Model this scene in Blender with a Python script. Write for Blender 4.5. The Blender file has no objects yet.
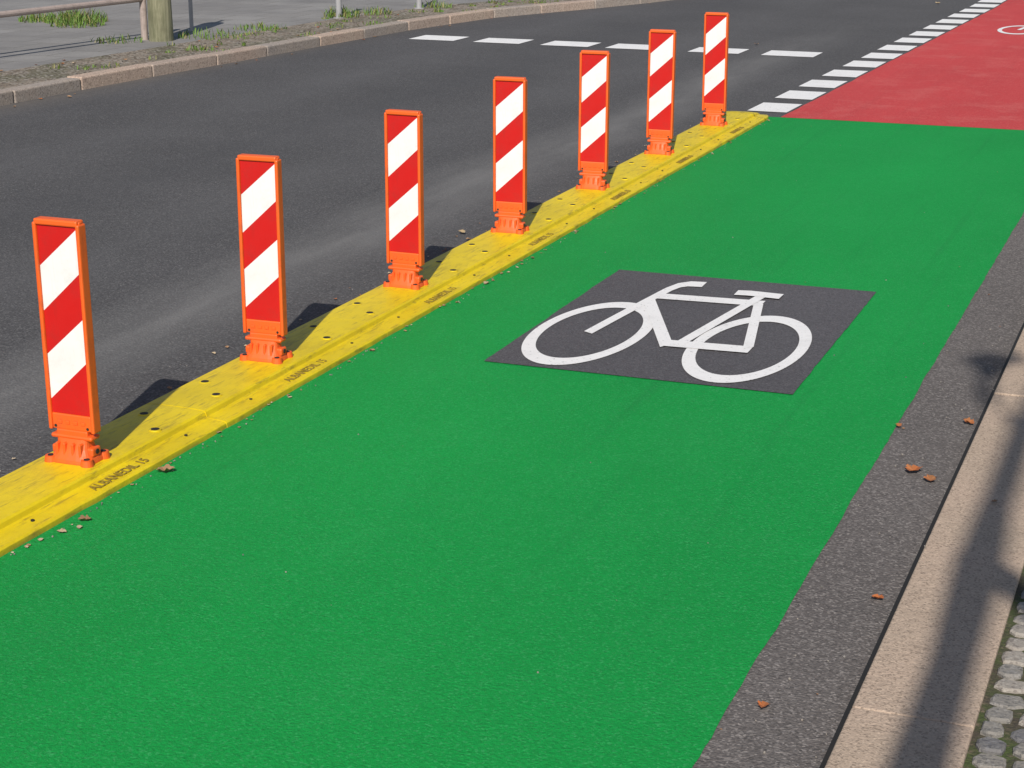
import bpy, bmesh, math, random
from mathutils import Vector, Matrix, noise
random.seed(7)
scene=bpy.context.scene
R=random.uniform

# ------------------------------------------------------------------ materials
class NT:
    def __init__(s,name):
        s.m=bpy.data.materials.new(name); s.m.use_nodes=True
        s.t=s.m.node_tree; s.n=s.t.nodes; s.l=s.t.links
        s.b=s.n['Principled BSDF']; s.tc=s.n.new('ShaderNodeTexCoord')
        s.co=s.tc.outputs['Object']
    def link(s,a,b): s.l.new(a,b)
    def mapping(s,scale):
        m=s.n.new('ShaderNodeMapping'); m.inputs['Scale'].default_value=scale; s.link(s.co,m.inputs['Vector']); return m.outputs[0]
    def noise(s,scale,detail=2,rough=.55,co=None):
        t=s.n.new('ShaderNodeTexNoise'); t.inputs['Scale'].default_value=scale; t.inputs['Detail'].default_value=detail
        t.inputs['Roughness'].default_value=rough; s.link(co or s.co,t.inputs['Vector']); return t.outputs['Fac']
    def voro(s,scale,out='Distance',co=None,rand=1):
        t=s.n.new('ShaderNodeTexVoronoi'); t.inputs['Scale'].default_value=scale
        t.inputs['Randomness'].default_value=rand
        s.link(co or s.co,t.inputs['Vector']); return t.outputs[out]
    def ramp(s,fac,a,b,ca=(0,0,0,1),cb=(1,1,1,1)):
        r=s.n.new('ShaderNodeValToRGB'); r.color_ramp.elements[0].position=a; r.color_ramp.elements[1].position=b
        r.color_ramp.elements[0].color=ca; r.color_ramp.elements[1].color=cb; s.link(fac,r.inputs[0]); return r.outputs[0]
    def mix(s,fac,a,b,mode='MIX'):
        m=s.n.new('ShaderNodeMixRGB'); m.blend_type=mode
        for i,v in enumerate((fac,a,b)):
            if isinstance(v,(int,float)): m.inputs[i].default_value=v
            elif isinstance(v,tuple): m.inputs[i].default_value=v
            else: s.link(v,m.inputs[i])
        return m.outputs[0]
    def math(s,op,a,b=0.):
        m=s.n.new('ShaderNodeMath'); m.operation=op
        for i,v in enumerate((a,b)):
            if isinstance(v,(int,float)): m.inputs[i].default_value=v
            else: s.link(v,m.inputs[i])
        return m.outputs[0]
    def xyz(s):
        x=s.n.new('ShaderNodeSeparateXYZ'); s.link(s.co,x.inputs[0]); return x.outputs
    def sep(s,c):
        x=s.n.new('ShaderNodeSeparateColor'); s.link(c,x.inputs[0]); return x.outputs
    def color(s,c):
        if isinstance(c,tuple): s.b.inputs['Base Color'].default_value=c
        else: s.link(c,s.b.inputs['Base Color'])
    def rough(s,r):
        if isinstance(r,(int,float)): s.b.inputs['Roughness'].default_value=r
        else: s.link(r,s.b.inputs['Roughness'])
    def spec(s,v): s.b.inputs['Specular IOR Level'].default_value=v
    def bump(s,h,dist,strength=1.):
        b=s.n.new('ShaderNodeBump'); b.inputs['Distance'].default_value=dist; b.inputs['Strength'].default_value=strength
        s.link(h,b.inputs['Height']); s.link(b.outputs[0],s.b.inputs['Normal'])
def scl(c,k): return (c[0]*k,c[1]*k,c[2]*k,1)

def asphalt(name,base,light,bands=None,speck=.5,rough=.85,grain=140,bd=.004):
    t=NT(name)
    big=t.noise(.7,4)
    c=t.mix(t.ramp(big,.3,.72),scl(base,.88),scl(base,1.15))
    s=t.sep(t.voro(grain,out='Color'))
    c=t.mix(t.math('MULTIPLY',t.ramp(s[0],.6,.98),speck),c,light)
    c=t.mix(t.math('MULTIPLY',t.ramp(s[1],.6,.95),.5),c,scl(base,.38))
    c=t.mix(t.math('MULTIPLY',t.ramp(t.noise(38,2,.6),.45,.75),.25),c,scl(base,.6))
    if bands:
        X=t.xyz()
        wob=t.math('MULTIPLY',t.math('SUBTRACT',t.noise(.35,1),.5),.5); xx=t.math('ADD',X[0],wob)
        m=t.mapping((3,.7,1)); nz=t.ramp(t.noise(1.6,5,.6,co=m),.1,.75)
        for (x0,w,y0,y1,amt,col) in bands:
            d=t.math('DIVIDE',t.math('ABSOLUTE',t.math('SUBTRACT',xx,x0)),w)
            f=t.ramp(d,0,1,(1,1,1,1),(0,0,0,1)); f=t.math('MULTIPLY',f,nz)
            if y1<59:
                f=t.math('MULTIPLY',f,t.ramp(t.math('DIVIDE',t.math('SUBTRACT',X[1],y0),4.),0,1))
                f=t.math('MULTIPLY',f,t.ramp(t.math('DIVIDE',t.math('SUBTRACT',y1,X[1]),6.),0,1))
            c=t.mix(t.math('MULTIPLY',f,amt),c,col)
    t.color(c); t.rough(rough); t.spec(.3)
    t.bump(t.voro(grain*.8),bd,.9)
    return t.m

A=(.080,.077,.079,1)
M_road=asphalt('asphalt',A,(.24,.235,.23,1),
   bands=[(-4.2,.46,-2,22,.8,(.20,.195,.19,1)),(-5.3,.5,0,60,.3,(.13,.127,.13,1)),(-7.4,.5,0,60,.3,(.125,.122,.125,1)),(-6.3,.6,3,60,.4,(.055,.054,.058,1)),(-9.1,.38,0,60,.5,(.16,.14,.12,1))],speck=.4,grain=125,bd=.0032)
M_strip=asphalt('gutter_asphalt',(.125,.112,.106,1),(.34,.31,.29,1),speck=.55,grain=150,bd=.003)
M_box=asphalt('symbol_ground',(.088,.084,.092,1),(.19,.185,.19,1),speck=.35,grain=170,bd=.002)
M_ground=asphalt('ground_mat',(.11,.11,.10,1),(.2,.2,.18,1),grain=60)

def coat(name,base,dusty,dark,dust=.12):
    t=NT(name)
    m=t.mapping((1.,.35,1))
    c=t.mix(t.ramp(t.noise(.9,4,.6,co=m),.25,.75),scl(base,.86),scl(base,1.1))
    c=t.mix(t.math('MULTIPLY',t.ramp(t.noise(2.3,5,.7),.5,.85),dust),c,dusty)
    c=t.mix(t.math('MULTIPLY',t.ramp(t.noise(120,2,.7),.42,.72),.5),c,scl(base,.5))
    s=t.sep(t.voro(170,out='Color'))
    c=t.mix(t.math('MULTIPLY',t.ramp(s[0],.8,1.),.45),c,dusty)
    pit=t.ramp(t.voro(9),.016,.03,(1,1,1,1),(0,0,0,1))
    pit=t.math('MULTIPLY',pit,t.ramp(t.noise(1.3,1),.5,.62))
    c=t.mix(t.math('MULTIPLY',pit,.6),c,dark)
    m2=t.mapping((7,.16,1)); sc=t.ramp(t.noise(1.6,4,.6,co=m2),.58,.82)
    c=t.mix(t.math('MULTIPLY',sc,.2),c,dark)
    t.color(c); t.rough(.75); t.spec(.2)
    t.bump(t.noise(110,2,.75),.006,.8)
    return t.m
M_green=coat('green_coating',(.006,.295,.054,1),(.06,.38,.13,1),(.012,.09,.035,1))
M_red=coat('red_coating',(.56,.060,.062,1),(.68,.24,.21,1),(.22,.04,.04,1),.5)

def whitepaint():
    t=NT('white_road_paint')
    c=t.mix(t.math('MULTIPLY',t.ramp(t.noise(5,5,.7),.5,.8),.4),(.80,.79,.78,1),(.5,.49,.48,1))
    chip=t.ramp(t.noise(60,4,.75),.60,.68); c=t.mix(t.math('MULTIPLY',chip,.75),c,(.18,.18,.18,1))
    t.color(c); t.rough(.6); t.spec(.3); t.bump(t.noise(150,2),.003,.6); return t.m
M_white=whitepaint()

def plastic(name,base,rough=.4,dirt=.3,dcol=(.05,.04,.03,1),spec=.5,sc=14):
    t=NT(name)
    c=t.mix(t.ramp(t.noise(sc*.3,2),.3,.7),scl(base,.92),scl(base,1.05))
    nz=t.noise(sc,5,.7)
    c=t.mix(t.math('MULTIPLY',t.ramp(nz,.50,.82),dirt),c,dcol)
    m=t.mapping((60,60,5)); st=t.ramp(t.noise(1.,3,.6,co=m),.6,.75)
    c=t.mix(t.math('MULTIPLY',st,dirt*.6),c,dcol)
    t.color(c); t.rough(t.math('ADD',t.math('MULTIPLY',nz,.3),rough-.12)); t.spec(spec)
    return t.m
M_orange=plastic('orange_plastic',(.78,.115,.014,1),.45,.38)
M_pred=plastic('reflective_red',(.53,.010,.009,1),.35,.22)
M_pwhite=plastic('reflective_white',(.76,.76,.78,1),.38,.3,dcol=(.38,.36,.33,1))
def yellow():
    t=NT('yellow_plastic'); base=(.74,.56,.007,1)
    c=t.mix(t.ramp(t.noise(3,3),.3,.7),scl(base,.85),scl(base,1.04))
    m=t.mapping((3,1,3))
    c=t.mix(t.math('MULTIPLY',t.ramp(t.noise(9,5,.72,co=m),.48,.8),.55),c,(.34,.23,.02,1))
    m2=t.mapping((12,1.5,5)); c=t.mix(t.math('MULTIPLY',t.ramp(t.noise(5,5,.7,co=m2),.55,.68),.6),c,(.18,.13,.03,1))
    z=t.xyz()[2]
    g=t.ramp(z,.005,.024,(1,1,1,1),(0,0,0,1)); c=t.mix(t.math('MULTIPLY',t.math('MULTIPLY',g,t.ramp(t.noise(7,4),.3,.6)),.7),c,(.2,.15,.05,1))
    t.color(c); t.rough(.5); t.spec(.4); t.bump(t.noise(12,5,.7),.004,.8); return t.m
M_yellow=yellow()
M_yeltext=plastic('worn_lettering',(.25,.18,.02,1),.6,.3)
M_dark=plastic('dark_fill',(.015,.014,.013,1),.7,.2)  # dark fill for rubber plugs, bolt holes and the kerb strip
M_steel=plastic('galvanised_steel',(.33,.33,.34,1),.5,.3)
M_rust=plastic('weathered_steel',(.38,.31,.28,1),.6,.5)

def granite(name,base,pink,dark,gr=170,sp=.55):
    t=NT(name)
    c=t.mix(t.ramp(t.noise(2.5,4,.65),.3,.7),base,pink)
    s=t.sep(t.voro(gr,out='Color'))
    c=t.mix(t.math('MULTIPLY',t.ramp(s[0],.7,.9),sp),c,dark)
    c=t.mix(t.math('MULTIPLY',t.ramp(s[1],.75,.95),.5),c,scl(base,1.5))
    c=t.mix(t.math('MULTIPLY',t.ramp(t.noise(11,5,.75),.52,.8),.45),c,scl(dark,1.5))
    t.color(c); t.rough(.8); t.spec(.25)
    t.bump(t.noise(70,3,.75),.005,.9); return t.m
M_kerb=granite('kerb_granite',(.40,.315,.24,1),(.46,.35,.27,1),(.17,.13,.10,1),190,.6)
KL=[granite('kerb_stone_a',(.38,.31,.26,1),(.42,.32,.26,1),(.14,.11,.09,1),90),
    granite('kerb_stone_b',(.32,.28,.25,1),(.36,.30,.25,1),(.13,.11,.10,1),90),
    granite('kerb_stone_c',(.44,.35,.28,1),(.46,.34,.27,1),(.16,.12,.10,1),90)]
CB=[granite('cobble_a',(.21,.20,.19,1),(.24,.22,.19,1),(.08,.08,.08,1),140),
    granite('cobble_b',(.29,.27,.24,1),(.31,.27,.23,1),(.12,.10,.09,1),140),
    granite('cobble_c',(.14,.14,.15,1),(.17,.16,.15,1),(.06,.06,.07,1),140)]
def soil():
    t=NT('verge_soil')
    c=t.mix(t.ramp(t.noise(4,5,.7),.35,.65),(.19,.15,.11,1),(.30,.25,.20,1))
    c=t.mix(t.math('MULTIPLY',t.ramp(t.noise(1.7,4),.5,.62),.6),c,(.07,.08,.03,1))
    s=t.sep(t.voro(45,out='Color'))
    c=t.mix(t.ramp(s[0],.7,.9),c,(.34,.31,.27,1)); c=t.mix(t.ramp(s[1],.75,.9),c,(.07,.055,.04,1))
    t.color(c); t.rough(.95); t.bump(t.noise(40,4,.7),.02,1.); return t.m
M_soil=soil()
def moss():
    t=NT('mossy_joint')
    c=t.mix(t.ramp(t.noise(8,5,.7),.4,.6),(.07,.058,.04,1),(.06,.085,.022,1))
    c=t.mix(t.ramp(t.noise(60,3),.55,.7),c,(.15,.12,.08,1))
    t.color(c); t.rough(.95); t.bump(t.noise(90,3,.7),.01,1.); return t.m
M_moss=moss()
def slabs():
    t=NT('pavement_slabs')
    br=t.n.new('ShaderNodeTexBrick'); br.inputs['Scale'].default_value=1.; br.inputs['Brick Width'].default_value=.5; br.inputs['Row Height'].default_value=.5
    br.inputs['Mortar Size'].default_value=.008; br.inputs['Color1'].default_value=(.23,.22,.21,1); br.inputs['Color2'].default_value=(.27,.26,.25,1); br.inputs['Mortar'].default_value=(.15,.14,.125,1)
    t.link(t.co,br.inputs['Vector'])
    c=t.mix(t.math('MULTIPLY',t.ramp(t.noise(1.1,5,.65),.4,.7),.6),br.outputs['Color'],(.13,.125,.125,1))
    c=t.mix(t.math('MULTIPLY',t.ramp(t.noise(40,3),.5,.7),.3),c,(.11,.10,.1,1))
    t.color(c); t.rough(.85); t.bump(t.noise(70,2),.003,.8); return t.m
M_slab=slabs()
def wood():
    t=NT('weathered_wood'); m=t.mapping((14,14,.8))
    c=t.mix(t.ramp(t.noise(3,4,.7,co=m),.35,.65),(.12,.125,.07,1),(.27,.26,.17,1))
    c=t.mix(t.math('MULTIPLY',t.ramp(t.noise(5,3),.5,.7),.5),c,(.09,.09,.05,1)); t.color(c); t.rough(.9); t.bump(t.noise(4,4,.7,co=m),.01,.8); return t.m
M_wood=wood()
def bark():
    t=NT('bark'); m=t.mapping((10,10,2))
    c=t.mix(t.ramp(t.noise(3,4,.7,co=m),.35,.65),(.07,.055,.04,1),(.17,.14,.11,1)); t.color(c); t.rough(.95); return t.m
M_bark=bark()
def leafm(name,c1,c2):
    t=NT(name); t.color(t.mix(t.ramp(t.noise(9,2),.35,.65),c1,c2)); t.rough(.65); return t.m
M_leafA=leafm('dry_leaf_orange',(.42,.12,.03,1),(.30,.13,.05,1))
M_leafB=leafm('dry_leaf_brown',(.24,.13,.065,1),(.36,.22,.12,1))
M_leafC=leafm('dry_leaf_pale',(.50,.40,.28,1),(.34,.25,.14,1))
M_grass=leafm('grass_blades',(.07,.15,.02,1),(.13,.21,.03,1))
M_grassD=leafm('grass_dry',(.25,.21,.09,1),(.17,.17,.05,1))
M_tleaf=leafm('tree_leaf',(.05,.11,.02,1),(.09,.13,.03,1))

# ------------------------------------------------------------------ mesh helpers
def obj_from_bm(bm,name,mats,smooth=False):
    me=bpy.data.meshes.new(name); bm.to_mesh(me); bm.free()
    for m in mats: me.materials.append(m)
    if smooth:
        for p in me.polygons: p.use_smooth=True
    o=bpy.data.objects.new(name,me); scene.collection.objects.link(o); return o
def poly(bm,pts,mi=0):
    vs=[bm.verts.new(p) for p in pts]
    f=bm.faces.new(vs); f.material_index=mi; return f
def box(bm,x0,x1,y0,y1,z0,z1,mi=0,bev=0,seg=2):
    m=Matrix.Translation(((x0+x1)/2,(y0+y1)/2,(z0+z1)/2))@Matrix.Diagonal((x1-x0,y1-y0,z1-z0,1))
    r=bmesh.ops.create_cube(bm,size=1,matrix=m); vs=r['verts']
    fs=list({f for v in vs for f in v.link_faces})
    for f in fs: f.material_index=mi
    if bev:
        es=list({e for v in vs for e in v.link_edges})
        r=bmesh.ops.bevel(bm,geom=es,offset=bev,segments=seg,affect='EDGES',profile=.5)
        for f in r['faces']: f.material_index=mi
def cyl(bm,x,y,z0,z1,r,mi=0,seg=16,r2=None,mat=None):
    m=Matrix.Translation((x,y,(z0+z1)/2)) if mat is None else mat
    rr=bmesh.ops.create_cone(bm,cap_ends=True,segments=seg,radius1=r,radius2=r if r2 is None else r2,depth=z1-z0,matrix=m)
    for f in {f for v in rr['verts'] for f in v.link_faces}: f.material_index=mi
def strip(name,x0,x1,y0,y1,z,mat,jl=.004,jr=.004,step=.05):
    bm=bmesh.new(); n=max(2,int((y1-y0)/step)); L=[];Rr=[]
    for i in range(n+1):
        y=y0+(y1-y0)*i/n
        dl=jl*(noise.noise(Vector((x0*3,y*4,1)))+.7*noise.noise(Vector((x0*3,y*17,1)))); dr=jr*(noise.noise(Vector((x1*3,y*4,5)))+.7*noise.noise(Vector((x1*3,y*17,5))))
        L.append(bm.verts.new((x0+dl,y,z))); Rr.append(bm.verts.new((x1+dr,y,z)))
    for i in range(n): bm.faces.new((L[i],Rr[i],Rr[i+1],L[i+1]))
    return obj_from_bm(bm,name,[mat])

# ------------------------------------------------------------------ ground & road
bm=bmesh.new(); poly(bm,[(-700,-700,-.02),(700,-700,-.02),(700,900,-.02),(-700,900,-.02)]); obj_from_bm(bm,'ground',[M_ground])
bm=bmesh.new(); poly(bm,[(-9.35,-40,0),(-.66,-40,0),(-.66,120,0),(-9.35,120,0)]); obj_from_bm(bm,'road',[M_road])
strip('green_bike_lane',-3.36,-.94,-12,13.69,.0045,M_green,jr=.0055)
strip('gutter_strip',-.960,-.672,-20,80,.0022,M_strip,0,0,1)
def redleft(y): return -3.12+min(1,max(0,(y-13.7)/11))*.33
bm=bmesh.new(); L=[];Q=[]
n=300
for i in range(n+1):
    y=13.70+(70-13.70)*i/n
    L.append(bm.verts.new((redleft(y)+.012*noise.noise(Vector((2,y*3,0))),y,.0045))); Q.append(bm.verts.new((-.94+.01*noise.noise(Vector((5,y*3,0))),y,.0045)))
for i in range(n): bm.faces.new((L[i],Q[i],Q[i+1],L[i+1]))
obj_from_bm(bm,'red_bike_lane',[M_red])
bm=bmesh.new()
for k in range(40):
    y=13.98+.82*k; x1=redleft(y)-.02+R(-.006,.006); y+=R(-.02,.02)
    poly(bm,[(x1-.32,y,.005),(x1,y+R(-.01,.01),.005),(x1+.012,y+.52,.005),(x1-.31,y+.52+R(-.01,.01),.005)])
obj_from_bm(bm,'dashed_lane_line',[M_white])
bm=bmesh.new()
for i,xc in enumerate([-8.05,-7.27,-6.48,-5.74,-4.83,-4.05]):
    y=18.32-.03*i
    poly(bm,[(xc-.27,y-.22,.005),(xc+.27,y-.23,.005),(xc+.27,y+.24,.005),(xc-.27,y+.25,.005)])
obj_from_bm(bm,'dashed_crossing_line',[M_white])

strip('symbol_box',-2.65,-1.375,6.445,8.215,.008,M_box,jl=.006,jr=.006)
def bike(name,ox,oy,ys,z0):
    bm=bmesh.new(); z=[z0]
    def T(p): return (ox+p[0],oy+p[1]*ys,z[0])
    def stroke(pts,w):
        z[0]+=.0006; pts=[Vector(p) for p in pts]; l=[];r=[]
        for i,p in enumerate(pts):
            if i==0: d=(pts[1]-p).normalized(); nn=Vector((-d.y,d.x))*w/2
            elif i==len(pts)-1: d=(p-pts[i-1]).normalized(); nn=Vector((-d.y,d.x))*w/2
            else:
                d1=(p-pts[i-1]).normalized(); d2=(pts[i+1]-p).normalized(); n1=Vector((-d1.y,d1.x)); n2=Vector((-d2.y,d2.x))
                b=(n1+n2).normalized(); nn=b*(w/2/max(.5,b.dot(n1)))
            l.append(bm.verts.new(T(p+nn))); r.append(bm.verts.new(T(p-nn)))
        for i in range(len(pts)-1): bm.faces.new((r[i],r[i+1],l[i+1],l[i]))
    def ring(cx,ro,ri,n=96):
        z[0]+=.0006; a=[];b=[]
        for i in range(n):
            t=2*math.pi*i/n; a.append(bm.verts.new(T((cx+ro*math.cos(t),ro*math.sin(t))))); b.append(bm.verts.new(T((cx+ri*math.cos(t),ri*math.sin(t)))))
        for i in range(n): bm.faces.new((a[i],a[(i+1)%n],b[(i+1)%n],b[i]))
    ring(0,.240,.192); ring(.695,.240,.192)
    stroke([(-.005,-.01),(.022,.10),(.045,.19),(.085,.34),(.095,.375),(.118,.415),(.155,.435),(.225,.440)],.046)
    stroke([(.07,.310),(.575,.325)],.044)
    stroke([(.065,.275),(.37,-.045)],.046)
    stroke([(.355,-.03),(.715,-.02)],.044)
    stroke([(.41,-.04),(.540,.395)],.046)
    stroke([(.562,.31),(.70,-.01)],.040)
    stroke([(.41,.390),(.47,.395),(.625,.390)],.042)
    return obj_from_bm(bm,name,[M_white])
bike('bicycle_symbol',-2.39,7.03,2.30,.011)
bike('bicycle_symbol',-2.16,21.6,2.33,.007)

# ------------------------------------------------------------------ yellow separator base
PX=-3.40; P0=4.685; DP=1.349
OFF={1:-.04,2:-.06,3:-.085,4:-.08,5:-.06,6:-.03}
def PY(k): return P0+DP*k+OFF.get(k,0)
prof=[(-3.180,.0045),(-3.182,.022),(-3.190,.028),(-3.262,.034),(-3.266,.037),(-3.270,.052),(-3.278,.058),(-3.345,.062),(-3.46,.062),(-3.515,.058),(-3.53,.050),(-3.548,.012),(-3.55,.0005)]
bm=bmesh.new()
y=P0-DP*5+.62; segs=[]
while y<13.4:
    y1=min(y+DP,13.45); segs.append((y,y1)); y=y1
for (a,b) in segs:
    n=18; rows=[]; sh=R(-.002,.002); up=R(-.0006,.0006)
    for i in range(n+1):
        yy=a+.0015+(b-a-.003)*i/n; row=[]
        for j,(px,pz) in enumerate(prof):
            w=.002*noise.noise(Vector((px*4,yy*2.5,0)))
            e=.004*noise.noise(Vector((3,yy*9,0))) if j<3 else 0
            row.append(bm.verts.new((px+w+sh+e,yy,pz+((w*.5+up) if pz>.02 else 0))))
        rows.append(row)
    for i in range(n):
        for j in range(len(prof)-1): bm.faces.new((rows[i][j],rows[i][j+1],rows[i+1][j+1],rows[i+1][j]))
    bm.faces.new(rows[0]); bm.faces.new(rows[-1][::-1])
rows=[]
for i in range(9):
    t=i/8; yy=13.455+.34*t; k=1-t**1.6
    rows.append([bm.verts.new((-3.38+(px+3.38)*(1-.35*t*t) ,yy,.0045+(pz-.0045)*k)) for px,pz in prof])
for i in range(8):
    for j in range(len(prof)-1): bm.faces.new((rows[i][j],rows[i][j+1],rows[i+1][j+1],rows[i+1][j]))
for k in range(-4,7):
    yc=PY(k)
    for (dx,dy) in ((-3.315,.36),(-3.45,.50),(-3.33,.80),(-3.455,.93)):
        if yc+dy<13.4:
            cyl(bm,dx,yc+dy,.052,.0640,.025,0,20,r2=.022)
            cyl(bm,dx,yc+dy,.058,.0648,.0155,1,14)
    for (dx,dy) in ((-3.23,.42),(-3.23,.88)):
        if yc+dy<13.4: cyl(bm,dx,yc+dy,.022,.0352,.006,1,12)
bmesh.ops.recalc_face_normals(bm,faces=bm.faces)
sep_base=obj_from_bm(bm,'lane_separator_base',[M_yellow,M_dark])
tc=bpy.data.curves.new('lt','FONT'); tc.body='ALBANEDIL 15'; tc.size=.050; tc.extrude=.0012
to=bpy.data.objects.new('lt',tc); scene.collection.objects.link(to)
bpy.context.view_layer.update()
tme=bpy.data.meshes.new_from_object(to.evaluated_get(bpy.context.evaluated_depsgraph_get())); bpy.data.objects.remove(to)
bm=bmesh.new()
for k in range(-2,7):
    yc=PY(k); t2=bmesh.new(); t2.from_mesh(tme)
    M=Matrix.Translation((-3.204,yc-.17,.0315))@Matrix.Rotation(math.radians(5),4,'Y')@Matrix.Rotation(math.radians(90),4,'Z')
    t2.transform(M); tmp=bpy.data.meshes.new('t'); t2.to_mesh(tmp); t2.free(); bm.from_mesh(tmp)
lt=obj_from_bm(bm,'lettering',[M_yeltext]); lt.parent=sep_base

# ------------------------------------------------------------------ delineator posts
def make_post_mesh():
    bm=bmesh.new(); W=.089
    O,RD,WH,DK=0,1,2,3
    box(bm,-W+.004,W-.004,-.010,.010,.105,.808,O,.004)
    box(bm,-W,-W+.014,-.021,.021,.100,.800,O,.005)
    box(bm,W-.014,W,-.021,.021,.100,.800,O,.005)
    box(bm,-W+.007,W-.007,-.0205,.0205,.792,.812,O,.005)
    box(bm,-W+.0145,W-.0145,-.017,.017,.104,.158,O,.004)
    for xx in (-.045,-.015,.015,.045):
        box(bm,xx-.009,xx+.009,-.0195,-.0168,.124,.137,O,.002,1)
    for xx in (-.062,.062):
        cyl(bm,0,0,0,.003,.005,DK,10,mat=Matrix.Translation((xx,-.0175,.115))@Matrix.Rotation(math.pi/2,4,'X'))
    w=W-.0145; zt=.791; zb=.159; H=zt-zb
    def band(l0,l1,r0,r1,mi):
        for s in (-1,1):
            y=s*.0118
            poly(bm,[((x if s<0 else -x),y,zt-d) for x,d in ((-w,l0),(-w,l1),(w,r1),(w,r0))],mi)
    band(0,.135,0,.006,RD); band(.135,.285,.006,.150,WH); band(.285,.432,.150,.302,RD); band(.432,.585,.302,.450,WH); band(.585,H,.450,H,RD)
    box(bm,-.060,.060,-.020,.020,.078,.106,O,.005)
    box(bm,-.080,.080,-.026,.026,.074,.090,O,.007)
    rings=[]
    for (z,a,b) in ((.078,.062,.028),(.062,.060,.033),(.045,.062,.040),(.028,.070,.050),(.014,.080,.060),(.004,.083,.062),(-.004,.083,.062)):
        r=[]
        for i in range(28):
            t=2*math.pi*i/28; ct,st=math.cos(t),math.sin(t)
            sx=abs(ct)**.55*(1 if ct>=0 else -1); sy=abs(st)**.55*(1 if st>=0 else -1)
            r.append(bm.verts.new((a*sx,b*sy,z)))
        rings.append(r)
    for i in range(len(rings)-1):
        for j in range(28):
            f=bm.faces.new((rings[i][j],rings[i+1][j],rings[i+1][(j+1)%28],rings[i][(j+1)%28])); f.material_index=O
    bm.faces.new(rings[0]); bm.faces.new(rings[-1][::-1])
    for xx in (-.044,-.016,.016,.044): box(bm,xx-.005,xx+.005,-.050,-.02,.012,.068,O,.004,1)
    for sx in (-1,1):
        for sy in (-1,1):
            cyl(bm,sx*.070,sy*.047,-.004,.020,.023,O,18,r2=.019)
            cyl(bm,sx*.070,sy*.047,.014,.0222,.010,DK,12)
    for sx in (-1,1):
        box(bm,sx*.066-.014,sx*.066+.014,-.024,.024,.020,.050,O,.006)
        cyl(bm,0,0,0,.004,.009,DK,12,mat=Matrix.Translation((sx*.081,0,.036))@Matrix.Rotation(math.pi/2,4,'Y'))
    bmesh.ops.recalc_face_normals(bm,faces=bm.faces)
    me=bpy.data.meshes.new('delineator'); bm.to_mesh(me); bm.free()
    for m in (M_orange,M_pred,M_pwhite,M_dark): me.materials.append(m)
    return me
pm=make_post_mesh()
leans=[(.8,.1),(.2,.2),(.2,.3),(.3,.2),(-.2,.2),(0,.3),(0,-.2)]
for k in range(-2,7):
    o=bpy.data.objects.new('traffic_delineator',pm); scene.collection.objects.link(o)
    o.location=(PX,PY(k),.062); l=leans[max(0,k)]
    o.rotation_euler=(math.radians(l[0]),math.radians(l[1]),math.radians(R(-3,3) if k>0 else 0))
    if k==0: o.location.x+=.012

# ------------------------------------------------------------------ right kerb + cobbles
bm=bmesh.new()
for (a,b) in ((-6,-4.2),(-4.2,-2.2),(-2.2,-.15),(-.15,1.85),(1.85,3.865),(3.865,6.6),(6.6,8.6),(8.6,10.6),(10.6,12.2),(12.2,14.2),(14.2,30),(30,60)):
    dz=R(-.002,.002); box(bm,-.648+R(-.002,.002),-.362,a+.003,b-.003,-.05,.05+dz,0,.006,3)
obj_from_bm(bm,'granite_kerb',[M_kerb])
bm=bmesh.new(); poly(bm,[(-.672,-20,.0035),(-.64,-20,.0035),(-.64,80,.0035),(-.672,80,.0035)]); obj_from_bm(bm,'kerb_dark_strip',[M_dark])  # dark strip laid along the foot of the kerb
bm=bmesh.new(); poly(bm,[(-.362,-20,.036),(8,-20,.036),(8,80,.036),(-.362,80,.036)]); obj_from_bm(bm,'sidewalk_bed',[M_moss])
bm=bmesh.new()
sy=1.5
while sy<9:
    x=-.355; rh=R(.075,.092)
    while x<1.6:
        w=R(.065,.10); g=.006
        cx,cy=x+w/2,sy+rh/2+.014*math.sin(x*6+sy)
        nv=9; h=.045+R(-.004,.004); ring0=[];ring1=[];ring2=[]
        ph=R(0,.8)
        for i in range(nv):
            t=2*math.pi*(i+ph)/nv; c,s=math.cos(t),math.sin(t)
            q=1/max(abs(c),abs(s)); q=1+(q-1)*.8
            rx=(w/2-g)*c*q*R(.92,1.03); ry=(rh/2-g)*s*q*R(.92,1.03)
            ring0.append(bm.verts.new((cx+rx,cy+ry,.03))); ring1.append(bm.verts.new((cx+rx*.98,cy+ry*.98,h-.005))); ring2.append(bm.verts.new((cx+rx*.82,cy+ry*.82,h+R(-.001,.001))))
        mi=random.choice((0,0,1,2,1))
        for i in range(nv):
            j=(i+1)%nv
            for A_,B_ in ((ring0,ring1),(ring1,ring2)):
                f=bm.faces.new((A_[i],A_[j],B_[j],B_[i])); f.material_index=mi
        f=bm.faces.new(ring2); f.material_index=mi
        x+=w
    sy+=rh
obj_from_bm(bm,'cobblestone_pavement',CB)

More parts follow.
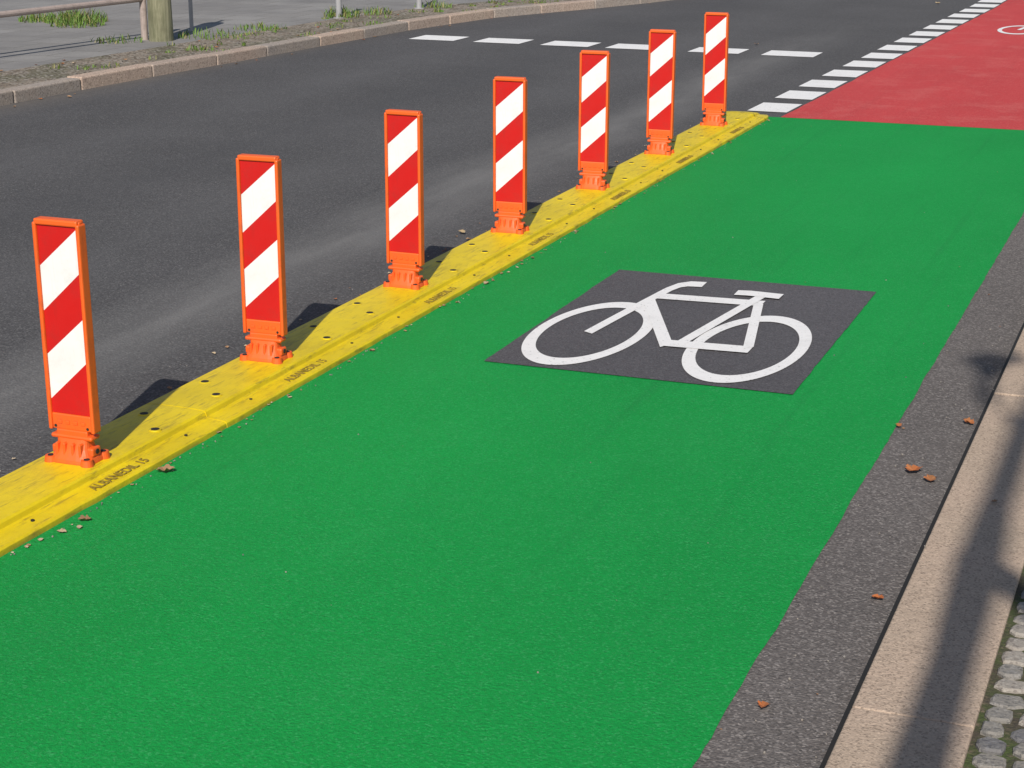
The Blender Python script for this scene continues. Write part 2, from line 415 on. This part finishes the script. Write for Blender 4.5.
# ------------------------------------------------------------------ left kerb and pavement
KP=[Vector(p) for p in [(-9.27,-30),(-9.24,4),(-9.22,8),(-9.20,12),(-9.14,13.8),(-9.02,15.1),(-8.91,16.8),(-8.73,19.2),(-8.42,20.9),(-7.96,22.0),(-7.5,23.1),(-7.1,24.4),(-6.9,26),(-6.8,30),(-6.8,100)]]
def offs(P,d):
    o=[]
    for i,p in enumerate(P):
        a=P[max(0,i-1)]; b=P[min(len(P)-1,i+1)]; t=(b-a).normalized(); o.append(p+Vector((-t.y,t.x))*d)
    return o
def ribbon(name,d0,d1,z0,z1,mat):
    a=offs(KP,d0); b=offs(KP,d1); bm=bmesh.new()
    va=[bm.verts.new((p.x,p.y,z0)) for p in a]; vb=[bm.verts.new((p.x,p.y,z1)) for p in b]
    for i in range(len(a)-1): bm.faces.new((va[i],va[i+1],vb[i+1],vb[i]))
    return obj_from_bm(bm,name,[mat])
ribbon('verge',.13,.95,.088,.10,M_soil)
ribbon('pavement',.95,14,.10,.10,M_slab)
bm=bmesh.new()
def at(P,s):
    for i in range(len(P)-1):
        l=(P[i+1]-P[i]).length
        if s<=l: return P[i]+(P[i+1]-P[i])*(s/l)
        s-=l
    return P[-1]
s=30.
while s<75:
    L=R(.85,1.05); a=at(KP,s+.004); b=at(KP,s+L-.004); c=(a+b)/2; d=(b-a)
    ang=math.atan2(d.y,d.x); tb=bmesh.new(); mi=random.randrange(3)
    box(tb,-d.length/2,d.length/2,0,.17,-.1,.105+R(-.006,.006),mi,.016,3)
    tb.transform(Matrix.Translation((c.x,c.y,0))@Matrix.Rotation(ang+R(-.006,.006),4,'Z'))
    tm=bpy.data.meshes.new('k'); tb.to_mesh(tm); tb.free(); bm.from_mesh(tm); s+=L
obj_from_bm(bm,'stone_kerb',KL)

def tube(bm,a,b,r,mi=0,seg=12):
    a=Vector(a);b=Vector(b);d=b-a
    M=Matrix.Translation((a+b)/2)@d.to_track_quat('Z','Y').to_matrix().to_4x4()
    rr=bmesh.ops.create_cone(bm,cap_ends=True,segments=seg,radius1=r,radius2=r,depth=d.length,matrix=M)
    for f in {f for v in rr['verts'] for f in v.link_faces}: f.material_index=mi
bm=bmesh.new()
RP=[(-11.2,7.5),(-11.0,10.4),(-10.75,13.3),(-10.45,16.15)]
for p in RP: tube(bm,(p[0],p[1],.05),(p[0],p[1],1.0),.036)
for i in range(3):
    for z in (.52,.985): tube(bm,(*RP[i],z),(*RP[i+1],z),.03)
obj_from_bm(bm,'steel_railing',[M_rust])
for (x,y,r) in ((-10.52,17.2,.022),(-9.70,19.15,.035),(-9.36,20.7,.035)):
    bm=bmesh.new(); tube(bm,(x,y,.05),(x,y,1.05),r)
    cyl(bm,x,y,1.05,1.06,r*1.15,0,12); cyl(bm,x,y,.095,.11,r*1.9,0,14); obj_from_bm(bm,'steel_bollard',[M_steel])
bm=bmesh.new()
rings=[]
for (z,r) in ((.05,.135),(.15,.128),(.8,.12),(1.6,.118),(1.66,.10),(1.68,.05)):
    rings.append([bm.verts.new((-10.25+r*math.cos(i*math.pi/10)*R(.97,1.03),16.15+r*math.sin(i*math.pi/10)*R(.97,1.03),z)) for i in range(20)])
for i in range(len(rings)-1):
    for j in range(20): bm.faces.new((rings[i][j],rings[i][(j+1)%20],rings[i+1][(j+1)%20],rings[i+1][j]))
bm.faces.new(rings[-1]); obj_from_bm(bm,'wooden_post',[M_wood],True)

# ------------------------------------------------------------------ grass, leaves, debris
bm=bmesh.new()
def tuft(x,y,z,n,h,rad):
    for _ in range(n):
        a=R(0,6.28); rr=rad*math.sqrt(random.random()); bx,by=x+rr*math.cos(a),y+rr*math.sin(a)
        hh=h*R(.4,1.1)*(1.15-.6*rr/rad); d=R(0,6.28); lean=hh*R(.2,1.1); w=R(.004,.008); px,py=-math.sin(d)*w,math.cos(d)*w
        mi=0 if random.random()<.75 else 1
        m1=(bx+math.cos(d)*lean*.35,by+math.sin(d)*lean*.35,z+hh*.6); tp=(bx+math.cos(d)*lean,by+math.sin(d)*lean,z+hh)
        v=[bm.verts.new(q) for q in ((bx-px,by-py,z),(bx+px,by+py,z),(m1[0]+px*.8,m1[1]+py*.8,m1[2]),(m1[0]-px*.8,m1[1]-py*.8,m1[2]),tp)]
        f=bm.faces.new((v[0],v[1],v[2],v[3])); f.material_index=mi; f=bm.faces.new((v[3],v[2],v[4])); f.material_index=mi
for (x,y,n,h,r) in ((-12.3,17.6,420,.20,.36),(-12.0,17.2,200,.14,.3),(-12.75,17.5,120,.15,.22),(-9.75,19.3,150,.17,.22),(-9.55,19.8,90,.12,.25),(-10.6,15.9,90,.09,.3),(-10.0,16.7,110,.11,.35),(-9.25,20.9,90,.11,.25),(-9.9,17.6,90,.09,.3)):
    tuft(x,y,.10,n,h,r)
for _ in range(110):
    s_=R(36,58); p=at(offs(KP,R(.17,1.05)),s_); tuft(p.x,p.y,.095,random.randint(5,26),R(.03,.09),R(.03,.16))
obj_from_bm(bm,'grass_weeds',[M_grass,M_grassD])

def leaf(bm,x,y,z,s,mi):
    a=R(0,6.28); n=9; pts=[]
    cu=R(.15,.5)*s
    for side in (1,-1):
        rng=range(n) if side==1 else range(n-1,-1,-1)
        for i in rng:
            t=i/(n-1); wv=math.sin(math.pi*t)**.8*.36*s*(1+.25*math.sin(t*18))*side
            if side==-1 and i in (0,n-1): continue
            if side==1 and i in (0,n-1): wv=0
            pts.append((s*(t-.5),wv))
    ca,sa=math.cos(a),math.sin(a); tw=R(-.3,.3)
    vs=[bm.verts.new((x+px*ca-py*sa,y+px*sa+py*ca,z+.002+abs(py)*R(.2,.7)+cu*(px/s)**2+abs(tw)*s*.2+tw*px*.4)) for px,py in pts]
    c=bm.verts.new((x,y,z+.002))
    for i in range(len(vs)):
        f=bm.faces.new((vs[i],vs[(i+1)%len(vs)],c)); f.material_index=mi
bm=bmesh.new()
for (x,y,s,mi) in ((-3.13,4.81,.065,1),(-.80,5.73,.075,0),(-.735,5.66,.055,0),(-.70,6.33,.05,0),(-.93,6.2,.03,0),(-.72,4.62,.04,0),(-.86,3.87,.04,0),(-3.12,4.33,.045,1),(-3.13,4.22,.035,2),(-3.1,4.27,.025,2),
   (-3.14,6.42,.03,1),(-3.15,7.7,.04,2),(-3.14,8.3,.03,1),(-3.72,8.75,.05,2),(-3.62,8.6,.04,1),(-.5,5.4,.025,1),(-4.6,18.9,.06,1),(-3.6,25,.08,2)):
    leaf(bm,x,y,.006 if x<-.66 else .052,s,mi)
for _ in range(90): leaf(bm,-3.165+R(-.015,.03),R(3.2,13.5),.005,R(.006,.024),random.choice((1,2,1,1,2)))
for _ in range(40): leaf(bm,-3.62+R(-.12,.04),R(3.2,13.5),.002,R(.01,.03),random.choice((0,1,2)))
for _ in range(12): leaf(bm,R(-.93,-.67),R(3.4,12),.004,R(.006,.016),random.choice((0,1,1)))
for _ in range(5): leaf(bm,R(-3.1,-1),R(3,13.5),.006,R(.006,.012),1)
for _ in range(70):
    p=at(offs(KP,R(.15,1.0)),R(38,58)); leaf(bm,p.x,p.y,.1,R(.03,.06),random.choice((0,1,2)))
for _ in range(30):
    p=at(offs(KP,R(-.2,-.03)),R(38,58)); leaf(bm,p.x,p.y,.002,R(.02,.05),random.choice((0,1,1)))
obj_from_bm(bm,'fallen_leaves',[M_leafA,M_leafB,M_leafC])
bm=bmesh.new()
for _ in range(420):
    q=random.random()
    if q<.35: x,y,z=-3.165+abs(random.gauss(0,.02)),R(3,13.6),.006
    elif q<.42: x,y,z=R(-3.1,-1),R(3,13.5),.005
    elif q<.7: x,y,z=R(-.92,-.66),R(3.3,10),.004
    else: x,y,z=-3.58-abs(random.gauss(0,.12)),R(3,14),.001
    s=R(.0012,.0038); r=bmesh.ops.create_icosphere(bm,subdivisions=1,radius=s,matrix=Matrix.Translation((x,y,z+s*.3)))
    mi=random.choice((0,2,0,1))
    for f in {f for v in r['verts'] for f in v.link_faces}: f.material_index=mi
obj_from_bm(bm,'road_grit',CB)

# ------------------------------------------------------------------ unseen tree added behind the camera, shaped to cast the kerb shadow
tree=bpy.data.objects.new('shadow_caster_tree',None); scene.collection.objects.link(tree); tree.location=(.5,-1.5,0)
def limb(bm,pts):
    seg=14; rings=[]
    for i,(p,r) in enumerate(pts):
        p=Vector(p); a=Vector(pts[max(0,i-1)][0]); b=Vector(pts[min(len(pts)-1,i+1)][0]); q=(b-a).to_track_quat('Z','Y')
        rings.append([bm.verts.new(p+q@Vector((r*math.cos(2*math.pi*j/seg),r*math.sin(2*math.pi*j/seg),0))) for j in range(seg)])
    for i in range(len(rings)-1):
        for j in range(seg): bm.faces.new((rings[i][j],rings[i][(j+1)%seg],rings[i+1][(j+1)%seg],rings[i+1][j]))
    bm.faces.new(rings[-1]); bm.faces.new(rings[0][::-1])
bm=bmesh.new()
Y0=-1.5
limb(bm,[((.45,Y0,0),.11),((.55,Y0,1.2),.09),((.68,Y0,2.6),.082),((.84,Y0,4.1),.070),((1.01,Y0,4.65),.060),((1.15,Y0,5.15),.072),((1.28,Y0,5.6),.052),((1.50,Y0,6.3),.05),((1.75,Y0,7.0),.035),((2.1,Y0,7.8),.02)])
limb(bm,[((1.14,Y0,5.25),.06),((1.24,Y0,5.10),.055),((1.31,Y0-.05,4.92),.04),((1.36,Y0-.1,4.70),.018)])
limb(bm,[((1.47,Y0,6.2),.035),((1.42,Y0,6.6),.028),((1.50,Y0,7.1),.015)])
limb(bm,[((1.6,Y0,6.6),.035),((2.2,Y0-.2,6.9),.026),((2.8,Y0-.4,7.3),.02)])
caster_trunk=obj_from_bm(bm,'caster_trunk',[M_bark],True); caster_trunk.parent=tree; caster_trunk.matrix_parent_inverse=Matrix.Translation((-.5,1.5,0))
bm=bmesh.new()
def cl(cx,cy,cz,rad,n):
    for _ in range(n):
        d=Vector((random.gauss(0,1),random.gauss(0,1),random.gauss(0,1))).normalized()*rad*random.random()**.5
        p=Vector((cx,cy,cz))+d; s=R(.03,.06); u=Vector((R(-1,1),R(-1,1),R(-1,1))).normalized(); v=u.orthogonal().normalized()
        vs=[bm.verts.new(q) for q in (p-u*s,p+v*s*.5,p+u*s,p-v*s*.5)]; bm.faces.new(vs)
for c in ((2.9,Y0-.4,6.7,.45,240),(3.0,Y0-.5,7.2,.55,280),(2.7,Y0-.2,7.9,.5,260),(3.3,Y0,7.6,.5,220),(1.52,Y0,7.0,.12,40),(3.2,Y0,8.4,.5,220)): cl(*c)
cr=obj_from_bm(bm,'caster_crown',[M_tleaf]); cr.parent=tree; cr.matrix_parent_inverse=Matrix.Translation((-.5,1.5,0))

# ------------------------------------------------------------------ light, world, camera
el=math.radians(38); az=math.atan2(.25,-.97)
ts=Vector((math.sin(az)*math.cos(el),math.cos(az)*math.cos(el),math.sin(el)))
sl=bpy.data.lights.new('sun','SUN'); sl.energy=4.7; sl.angle=math.radians(.5); sl.color=(1,.94,.86)
so=bpy.data.objects.new('sun',sl); scene.collection.objects.link(so); so.rotation_euler=ts.to_track_quat('Z','Y').to_euler()
w=bpy.data.worlds.new('World'); scene.world=w; w.use_nodes=True
sk=w.node_tree.nodes.new('ShaderNodeTexSky'); sk.sky_type='NISHITA'; sk.sun_disc=False; sk.sun_elevation=el; sk.sun_rotation=az
bg=w.node_tree.nodes['Background']; bg.inputs[1].default_value=.08; w.node_tree.links.new(sk.outputs[0],bg.inputs[0])
cam=bpy.data.cameras.new('camera'); co=bpy.data.objects.new('camera',cam); scene.collection.objects.link(co)
co.location=(0,0,2); co.rotation_euler=(math.radians(90-16.7),0,math.radians(21.4)); cam.sensor_width=36; cam.lens=1780/1024*36; cam.clip_end=2000; cam.clip_start=.05
scene.camera=co
scene.view_settings.view_transform='Standard'; scene.view_settings.look='None'; scene.view_settings.exposure=0
